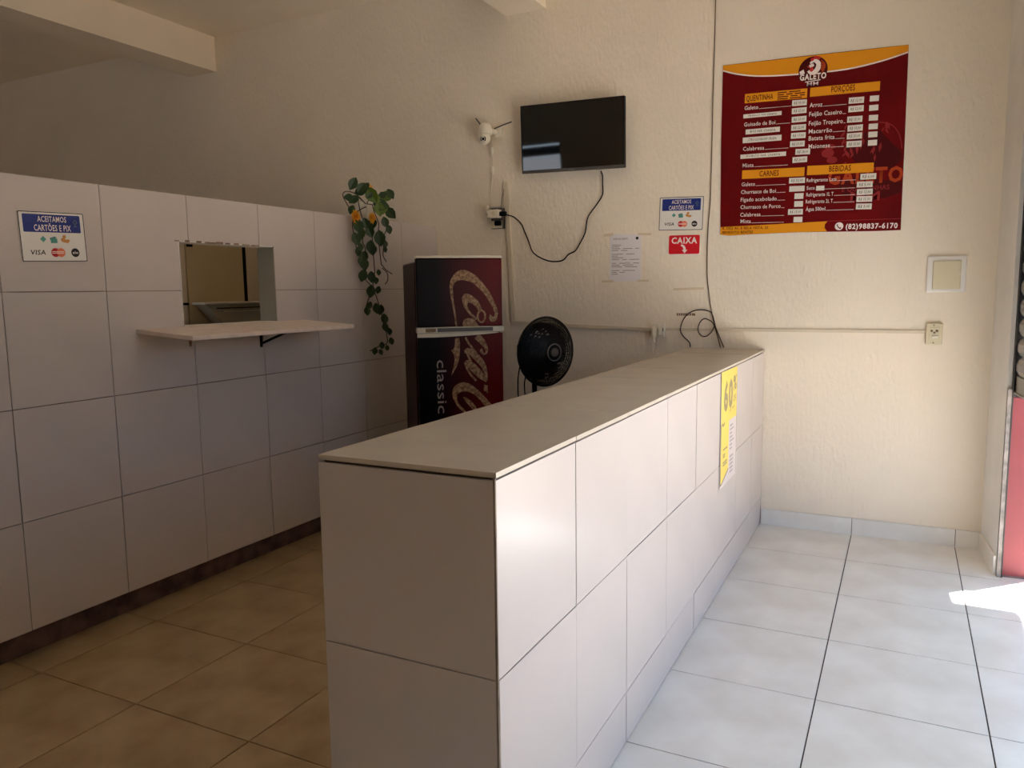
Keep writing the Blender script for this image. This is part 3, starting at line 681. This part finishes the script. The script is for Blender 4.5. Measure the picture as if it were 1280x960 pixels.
# foot band
ft = obj('foot_band', plate(bmesh.new(), [(.028, -.972), (.35, -.962), (.652, -.951), (.638, -.970), (.638, -.990), (.652, -1.010), (.5, -1.0115), (.2, -1.019), (.085, -1.025), (.03, -1.017)], Y0, .0004), 'orange', mb)
obj('white_curve', ribbon(bmesh.new(), [(.65, -.951, .004), (.85, -.948, .004), (1.041, -.946, .004)], Y0, 3, .0004), 'maroon3', mb)
bm = addtext(bmesh.new(), 'R. DEZ AC B BELA VISTA, 22', .042, -.988, .016, y=Y0-.0012, width=.275, bold=.012); addtext(bm, 'BENEDITO BENTES', .042, -1.013, .016, y=Y0-.0012, width=.185, bold=.012)
obj('lettering', bm, 'maroon2', ft)
ph = obj('phone_icon', plate(bmesh.new(), disc(.717, -.982, .023, 20), Y0, .0006), 'cwhite', mb)
obj('handset', ribbon(bmesh.new(), [(.708, -.971, .010), (.707, -.977, .005), (.712, -.986, .005), (.720, -.992, .006), (.727, -.993, .011)], Y0-.0008, 4, .0004), 'maroon2', ph)
obj('phone_number', addtext(bmesh.new(), '(82)98837-6170', .753, -.998, .030, y=YT, width=.273, bold=.028), 'cwhite', mb)
# emblem at the top: rooster on a dark disc with lettering
em = obj('emblem', plate(bmesh.new(), disc(.522, -.083, .080, 28, .077), Y0-.0010, .0005), 'maroon2', mb)
bm = bmesh.new(); ribbon(bm, [(.505, -.045, .010), (.525, -.030, .018), (.548, -.045, .024), (.550, -.070, .028), (.535, -.092, .026), (.512, -.098, .020), (.495, -.085, .012)], Y0-.0016, 4, .0004)
plate(bm, [(.500, -.052), (.522, -.045), (.528, -.060), (.512, -.068), (.496, -.064)], Y0-.0016, .0004)
plate(bm, [(.448, -.085), (.470, -.075), (.478, -.098), (.452, -.104)], Y0-.0016, .0004)
obj('rooster_neck', bm, 'cwhite', em)
bm = bmesh.new()
for cxx, czz in ((.515, -.022), (.532, -.014), (.549, -.018)): plate(bm, disc(cxx, czz, .010, 10), Y0-.0017, .0004)
plate(bm, disc(.514, -.078, .010, 10, .014), Y0-.0021, .0004)
obj('rooster_comb', bm, 'mcred', em)
bm = bmesh.new()
for k in range(5): ribbon(bm, [(.562, -.03-.012*k, .005), (.582-.002*k, -.05-.010*k, .007), (.590-.004*k, -.075-.008*k, .003)], Y0-.0017, 3, .0004)
plate(bm, [(.486, -.060), (.502, -.058), (.500, -.070)], Y0-.0021, .0004)
obj('rooster_tail', bm, 'wmorange', em)
bm = addtext(bmesh.new(), 'GALETO', .524, -.135, .034, y=Y0-.0024, width=.145, align='CENTER', bold=.035)
plate(bm, [(.482, -.1445), (.566, -.1385), (.566, -.143), (.482, -.149)], Y0-.0016, .0004)
obj('lettering', bm, 'cwhite', em)
nb = obj('emblem_foot', plate(bmesh.new(), [(.486, -.140), (.562, -.138), (.560, -.176), (.490, -.178)], Y0-.0008, .0005), 'maroon2', mb)
obj('lettering', addtext(bmesh.new(), 'MM', .524, -.170, .022, y=Y0-.0024, width=.062, align='CENTER', bold=.012), 'cwhite', nb)

# ------------------------------------------------------------------ fridge
fg = thing('refrigerator', 'dark red cola wrapped refrigerator standing in the back left corner', 'refrigerator', (-2.533, 3.811, 0), math.radians(42.5))
FW = .514
obj('cabinet', B(0, FW, .058, .55, .04, 1.672, bev=.012), 'fridge', fg)
fd = obj('freezer_door', B(0, FW, 0, .050, 1.290, 1.690, bev=.006), 'vinylred', fg)
ld = obj('fridge_door', B(0, FW, 0, .050, .10, 1.248, bev=.006), 'vinylred', fg)
bm = bmesh.new()
pts = [(0, .002)]+[(FW*i/10, -.004-.012*math.sin(math.pi*i/10)) for i in range(11)]+[(FW, .055), (0, .055)]
fa = bm.faces.new([bm.verts.new((a, b_, 1.691)) for a, b_ in pts[1:]]); r = bmesh.ops.extrude_face_region(bm, geom=[fa]); bmesh.ops.translate(bm, vec=(0, 0, .014), verts=[q for q in r['geom'] if isinstance(q, bmesh.types.BMVert)]); bmesh.ops.recalc_face_normals(bm, faces=bm.faces)
obj('top_trim', bm, 'fsilver', fg)
obj('hinge_cover', B(.02, .13, .05, .15, 1.673, 1.703, bev=.006), 'grey', fg)
obj('hinge_cover', B(.40, .47, .06, .13, 1.673, 1.700, bev=.006), 'grey', fg)
hs = obj('handle_strip', B(-.004, FW+.006, -.012, .045, 1.256, 1.289, bev=.003), 'fsilver', fg)
obj('handle_recess', B(.115, .45, -.0135, -.0125, 1.262, 1.284), 'grey', hs)
obj('badge', B(.045, .105, -.0135, -.0125, 1.262, 1.283), 'tapeb', hs)
bm = bmesh.new(); ribbon(bm, [(-.004, 1.243, .022), (.13, 1.243, .023), (.30, 1.246, .018), (.42, 1.249, .010), (.485, 1.251, .004)], -.0005, 4, .012)
obj('handle_lip', bm, 'fsilver', fg)
obj('side_handle', B(-.012, .0, .02, .045, .3, 1.2, bev=.004), 'fridge', fg)
obj('plinth_panel', B(.01, FW-.01, .03, .06, 0, .095), 'black', fg)
for xx in (.05, FW-.05):
    for yy in (.1, .5): obj('foot', cyl(bmesh.new(), (xx, yy, 0), (xx, yy, .04), .02, n=10), 'black', fg)
YF = -.0005
bm = plate(bmesh.new(), [(.437, 1.361), (.43, 1.337), (.436, 1.322), (.448, 1.314), (.466, 1.316), (.478, 1.328), (.485, 1.36), (.483, 1.385), (.475, 1.407), (.459, 1.447), (.439, 1.485), (.415, 1.52), (.391, 1.55), (.367, 1.575), (.344, 1.595), (.317, 1.612), (.29, 1.621), (.268, 1.622), (.248, 1.616), (.225, 1.598), (.205, 1.57), (.197, 1.545), (.195, 1.518), (.200, 1.47), (.208, 1.424), (.221, 1.342), (.224, 1.291), (.236, 1.291), (.23, 1.353), (.217, 1.447), (.213, 1.517), (.222, 1.543), (.235, 1.556), (.258, 1.563), (.283, 1.562), (.310, 1.556), (.337, 1.545), (.39, 1.497), (.416, 1.463), (.438, 1.426), (.455, 1.396), (.465, 1.372), (.466, 1.354), (.458, 1.342), (.448, 1.348)], YF, .0008)
plate(bm, [(.281, 1.481), (.298, 1.484), (.317, 1.478), (.343, 1.461), (.365, 1.439), (.380, 1.412), (.388, 1.385), (.37, 1.374), (.358, 1.398), (.34, 1.416), (.322, 1.428), (.304, 1.431), (.298, 1.411), (.310, 1.385), (.327, 1.363), (.357, 1.339), (.351, 1.327), (.333, 1.338), (.315, 1.357), (.296, 1.380), (.279, 1.405), (.270, 1.432), (.268, 1.458)], YF, .0008)
ring_plate(bm, disc(.384, 1.348, .029, 18, .040), disc(.384, 1.348, .017, 18, .029), YF, .0008)
plate(bm, [(.268, 1.291), (.270, 1.312), (.278, 1.329), (.292, 1.338), (.308, 1.340), (.328, 1.336), (.344, 1.327), (.356, 1.305), (.370, 1.291)], YF, .0008)
obj('script_lettering', bm, 'gold', fd)
bm = plate(bmesh.new(), [(.222, 1.224), (.245, 1.224), (.250, 1.195), (.249, 1.162), (.248, 1.130), (.243, 1.098), (.230, 1.06), (.205, 1.016), (.194, 1.0), (.203, 1.035), (.213, 1.074), (.216, 1.098), (.214, 1.119), (.206, 1.138), (.195, 1.15), (.208, 1.157), (.215, 1.17), (.220, 1.195)], YF, .0008)
ribbon(bm, [(.284, 1.226, .012), (.300, 1.195, .012), (.325, 1.160, .013), (.352, 1.125, .012)], YF-.0001, 4, .0008)
ribbon(bm, [(.352, 1.232, .040), (.385, 1.198, .036), (.410, 1.158, .021), (.410, 1.130, .012), (.392, 1.124, .012), (.379, 1.140, .018), (.386, 1.153, .012)], YF-.0002, 4, .0008)
ribbon(bm, [(.281, 1.130, .010), (.288, 1.148, .024), (.310, 1.142, .034), (.345, 1.110, .040), (.384, 1.064, .034), (.405, 1.010, .020), (.409, .960, .012)], YF-.0003, 4, .0008)
ribbon(bm, [(.281, 1.085, .010), (.300, 1.072, .036), (.335, 1.036, .046), (.375, .994, .040), (.408, .958, .014)], YF-.0004, 4, .0008)
ribbon(bm, [(.279, 1.078, .016), (.292, 1.035, .013), (.318, .993, .012), (.345, .964, .014)], YF-.0005, 4, .0008)
ribbon(bm, [(.287, 1.146, .012), (.300, 1.112, .014), (.316, 1.075, .014)], YF-.0006, 4, .0008)
plate(bm, [(.392, .939), (.415, .931), (.416, .885), (.391, .903)], YF, .0008)
plate(bm, [(.47, .77), (.434, .818), (.408, .850), (.381, .88), (.355, .908), (.328, .932), (.299, .950), (.269, .958), (.244, .956), (.223, .944), (.206, .930), (.199, .912), (.198, .888), (.201, .866), (.214, .836), (.233, .806), (.265, .776), (.285, .77), (.272, .791), (.250, .811), (.233, .832), (.225, .856), (.225, .878), (.233, .892), (.248, .900), (.268, .903), (.288, .901), (.313, .892), (.334, .879), (.367, .845), (.405, .795), (.42, .77)], YF, .0008)
plate(bm, [(.261, .869), (.280, .866), (.300, .852), (.322, .83), (.339, .807), (.35, .785), (.33, .785), (.312, .798), (.296, .818), (.280, .836)], YF, .0008)
obj('script_lettering', bm, 'gold', ld)
obj('small_lettering', addtext(bmesh.new(), 'classic', .108, 1.096, .060, y=YF-.0008, width=.318, rot=-math.pi/2), 'scripty', ld)

# ------------------------------------------------------------------ pedestal fan
fn = thing('pedestal_fan', 'black round pedestal fan standing behind the counter beside the refrigerator', 'fan', (-1.93, 4.29, 0), 0)
fz = math.atan2(.88, .475)                      # turns local -y towards the shop front
fn.rotation_euler = (0, 0, fz)
R_ = .207
obj('base', lathe(bmesh.new(), [(.18, 0), (.18, .012), (.15, .028), (.03, .045), (.02, .06)], 24, o=(0, .12, 0)), 'black', fn, smooth=True)
obj('pole', cyl(bmesh.new(), (0, .12, .05), (0, .12, 1.06), .016, n=12), 'black', fn, smooth=True)
bm = bmesh.new(); lathe(bm, [(.03, -.20), (.06, -.185), (.07, -.10), (.06, -.06)], 20, 'y', (0, 0, 1.128)); obj('motor', bm, 'black', fn, smooth=True)
gf = obj('front_guard', tube(bmesh.new(), [(R_*math.cos(a), 0, 1.128+R_*math.sin(a)) for a in [2*math.pi*i/48 for i in range(49)]], .007, 6, 1), 'blacksat', fn)
bm = bmesh.new(); rb = bmesh.new()
NW = 120
for i in range(NW):
    a = 2*math.pi*i/NW; a2 = a+.25
    P_ = []; Q_ = []
    for j, rr_ in enumerate((.055, .10, .15, .19, R_)):
        q = a+.25*j/4; P_.append((rr_*math.cos(q), -.072*(1-(rr_/R_)**2)-.004, 1.128+rr_*math.sin(q))); Q_.append((rr_*math.cos(q), .11*(1-(rr_/R_)**4)+.004, 1.128+rr_*math.sin(q)))
    tube(bm, P_, .0022, 4, 1); tube(rb, Q_, .0022, 4, 1)
for rr_ in (.08, .105, .13, .15, .17, .19):
    tube(bm, [(rr_*math.cos(a), -.072*(1-(rr_/R_)**2)-.004, 1.128+rr_*math.sin(a)) for a in [2*math.pi*i/36 for i in range(37)]], .0025, 4, 1)
o = obj('guard_wires', bm, 'blacksat', fn); o['kind'] = 'stuff'
o = obj('rear_guard_wires', rb, 'blacksat', fn); o['kind'] = 'stuff'
for k in range(6):
    bm = bmesh.new(); a0 = 2*math.pi*k/6
    N = 6; V = []
    for i in range(N+1):
        f = i/N; row = []
        for j in range(5):
            g_ = j/4; rr_ = .035+(.142)*f; q = a0+(g_-.5)*(1.25 if f > .15 else .8)+.25*f
            row.append(bm.verts.new((rr_*math.cos(q), .045+.035*(g_-.5), 1.128+rr_*math.sin(q))))
        V.append(row)
    for i in range(N):
        for j in range(4): bm.faces.new((V[i][j], V[i][j+1], V[i+1][j+1], V[i+1][j]))
    bmesh.ops.solidify(bm, geom=bm.faces, thickness=.002)
    obj('blade', bm, 'black', fn, smooth=True)
hb = bmesh.new(); lathe(hb, [(.056, .060), (.056, .078), (.045, .084), (.02, .086)], 28, 'y', (0, 0, 1.128)); h_ = obj('hub_cap', hb, 'black', fn, smooth=True)
obj('hub_ring', tube(bmesh.new(), [(.050*math.cos(a), -.083, 1.128+.050*math.sin(a)) for a in [2*math.pi*i/28 for i in range(29)]], .0035, 5, 1), 'inkgrey', h_)
obj('hub_disc', cyl(bmesh.new(), (0, -.084, 1.128), (0, -.090, 1.128), .026, n=20), 'grey', h_)
bm = bmesh.new(); random.seed(5)
for cxx, czz, n in ((-.115, .105, 7), (-.05, .118, 6), (.055, -.09, 8), (-.02, -.14, 4)):
    for k in range(n):
        a = cxx+random.uniform(-.025, .025); z_ = czz+random.uniform(-.02, .02)
        dep = -.076*(1-((a*a+z_*z_)**.5/R_)**2)-.008
        ribbon(bm, [(a, 1.128+z_, .003), (a+.006, 1.128+z_+.008, .004), (a+.012, 1.128+z_+.002, .003)], dep, 2, .0006)
obj('guard_marks', bm, 'scripty', fn)
obj('cord', tube(bmesh.new(), [(-.06, .10, 1.10), (-.16, .04, 1.06), (-.19, .03, .95), (-.185, .03, .80), (-.12, .12, .5), (-.10, .2, .01)], .004, 6, 4), 'black', fn)
obj('cord', tube(bmesh.new(), [(-.03, .12, 1.06), (-.11, .05, 1.0), (-.135, .04, .93), (-.11, .06, .80), (-.05, .13, .6)], .004, 6, 4), 'black', fn)

# ------------------------------------------------------------------ trailing plant on the partition top
pt = thing('trailing_plant', 'trailing green plant with orange flowers in a vase on the partition top', 'plant', (-3.21, 4.20, 1.981))
O = Vector((-3.21, 4.20, 1.981))
bm = bmesh.new(); lathe(bm, [(.032, 0), (.040, .02), (.044, .06), (.040, .095), (.030, .105)], 18); obj('vase', bm, 'glassy', pt, smooth=True)
def leaf_mesh(c):
    bm = bmesh.new()
    L = [(0, 0, 0), (.20, .16, .03), (.34, .42, .05), (.30, .66, .03), (.14, .86, -.02), (0, 1, -.08), (-.14, .86, -.02), (-.30, .66, .03), (-.34, .42, .05), (-.20, .16, .03)]
    o_ = [bm.verts.new(p) for p in L]; c1 = bm.verts.new((0, .40, -.04)); c2 = bm.verts.new((0, .70, -.05))
    for i in range(5): bm.faces.new((o_[i], o_[i+1], c1 if i < 3 else c2))
    for i in range(5, 10): bm.faces.new((o_[i], o_[(i+1) % 10], c2 if i < 7 else c1))
    bm.faces.new((o_[3], c2, c1)); bm.faces.new((o_[7], c1, c2))
    bmesh.ops.recalc_face_normals(bm, faces=bm.faces)
    bmesh.ops.solidify(bm, geom=bm.faces, thickness=.02)
    me = bpy.data.meshes.new('leaf'); bm.to_mesh(me); bm.free(); me.materials.append(M[c]); return me
LM, LL = leaf_mesh('leaf'), leaf_mesh('leafl')
leaves = [(3.956, 2.165, 80), (3.907, 2.078, 60), (3.98, 2.073, 70), (3.962, 2.011, 60), (4.039, 2.131, 80), (4.066, 2.158, 60), (4.02, 2.147, 70), (4.178, 2.12, 110), (4.214, 2.105, 90), (4.25, 2.064, 100), (4.27, 2.04, 100), (4.237, 2.037, 90), (4.348, 2.131, 90), (4.36, 2.145, 70), (4.347, 2.02, 90), (4.286, 2.131, 60), (4.114, 2.111, 50), (3.981, 1.911, 90), (3.976, 1.831, 80), (4.013, 1.864, 70), (4.083, 1.933, 70), (4.162, 1.942, 80), (4.26, 1.952, 70), (4.122, 1.886, 80), (4.313, 1.91, 60), (4.205, 1.846, 100), (4.179, 1.774, 80), (4.013, 1.78, 50), (4.095, 1.787, 80), (4.081, 1.723, 80), (4.079, 1.679, 80), (4.022, 1.758, 60), (4.319, 1.816, 50), (4.317, 1.78, 40), (4.018, 1.696, 70), (4.043, 1.605, 80), (4.121, 1.597, 70), (4.187, 1.626, 40), (4.168, 1.574, 50), (4.126, 1.504, 80), (4.17, 1.513, 50), (4.084, 1.414, 50), (4.087, 1.379, 60), (4.147, 1.393, 70), (4.211, 1.382, 70), (4.252, 1.321, 70), (4.238, 1.269, 60), (4.321, 1.234, 50), (4.289, 1.172, 50), (4.22, 1.147, 50), (4.104, 1.119, 50), (4.185, 1.106, 40), (4.287, 1.126, 40)]
random.seed(21)
for i, (y, z, s) in enumerate(leaves):
    light = 7 <= i <= 12 and i != 9
    o = obj('leaf', LL if light else LM, None, pt)
    L_ = s/8*.0068*1.3
    a = random.uniform(-1.9, -1.2) if z < 2.0 else random.uniform(-2.6, .6)
    x = -3.09+random.uniform(-.02, .03)
    nrm = Vector((.6+random.uniform(-.35, .35), -.8+random.uniform(-.35, .35), random.uniform(-.3, .4))).normalized()
    d2 = Vector((.8*math.cos(a), .6*math.cos(a), math.sin(a))); d2 = (d2-nrm*d2.dot(nrm)).normalized(); xa = d2.cross(nrm).normalized(); za = xa.cross(d2)
    p = Vector((x, y, z))-d2*L_*.5-O
    Rm = Matrix((xa, d2, za)).transposed().to_4x4()
    o.matrix_local = Matrix.Translation(p) @ Rm @ Matrix.Scale(L_, 4)
stems = [[(4.19, 2.07), (4.13, 2.10), (4.116, 2.09), (4.119, 2.053), (4.079, 1.99), (4.097, 1.951), (4.093, 1.881), (4.084, 1.818), (4.108, 1.781), (4.114, 1.705), (4.105, 1.635)], [(4.21, 2.07), (4.26, 2.07), (4.273, 2.034), (4.262, 1.949), (4.254, 1.891), (4.26, 1.8), (4.275, 1.683)],
    [(4.107, 1.673), (4.102, 1.584), (4.158, 1.542), (4.198, 1.493), (4.238, 1.408), (4.267, 1.34), (4.306, 1.232), (4.314, 1.157), (4.234, 1.143), (4.123, 1.118)], [(4.18, 1.95), (4.19, 1.80), (4.198, 1.682), (4.2, 1.623), (4.181, 1.571), (4.178, 1.52)], [(4.254, 1.891), (4.284, 1.847), (4.331, 1.889), (4.344, 1.909)],
    [(4.275, 1.683), (4.329, 1.645), (4.397, 1.619)], [(4.285, 1.657), (4.339, 1.625), (4.343, 1.579), (4.313, 1.552)], [(4.19, 2.07), (4.10, 2.12), (4.0, 2.13), (3.96, 2.10), (3.965, 2.02)], [(4.20, 2.07), (4.25, 2.12), (4.33, 2.14)], [(4.19, 2.05), (4.03, 2.0), (3.99, 1.93), (4.0, 1.85), (4.02, 1.78), (4.06, 1.70)], [(4.26, 1.8), (4.29, 1.86), (4.31, 1.80), (4.30, 1.74), (4.335, 1.70)], [(4.16, 1.51), (4.11, 1.43), (4.085, 1.38)]]
for P in stems:
    tag0 = obj('stem', tube(bmesh.new(), [(-3.115+.0*i-O.x, p[0]-O.y, p[1]-O.z) if p[1] < 2.03 else (-3.16-O.x, p[0]-O.y, p[1]-O.z) for i, p in enumerate(P)], .0032, 5, 3), 'stem', pt)
for y, z, s in ((3.975, 1.967, .052), (4.145, 1.971, .044), (4.209, 2.162, .044)):
    bm = bmesh.new()
    for lay, (nn, tl) in enumerate(((9, .35), (7, .8), (5, 1.2))):
        for k in range(nn):
            a = 2*math.pi*k/nn+lay*.4; r1 = s*(1-.22*lay)
            dx = Vector((math.sin(tl)*.9, math.cos(a)*math.cos(tl), math.sin(a)*math.cos(tl))).normalized(); sd = Vector((0, -math.sin(a), math.cos(a)))
            b0 = Vector((.004*lay, 0, 0))
            q = [b0, b0+dx*r1*.6+sd*r1*.28, b0+dx*r1, b0+dx*r1*.6-sd*r1*.28]
            bm.faces.new([bm.verts.new(v) for v in q])
    bmesh.ops.solidify(bm, geom=bm.faces, thickness=.0015)
    f_ = obj('flower', bm, 'petal', pt); f_.location = Vector((-3.09 if z < 2 else -3.15, y, z))-O
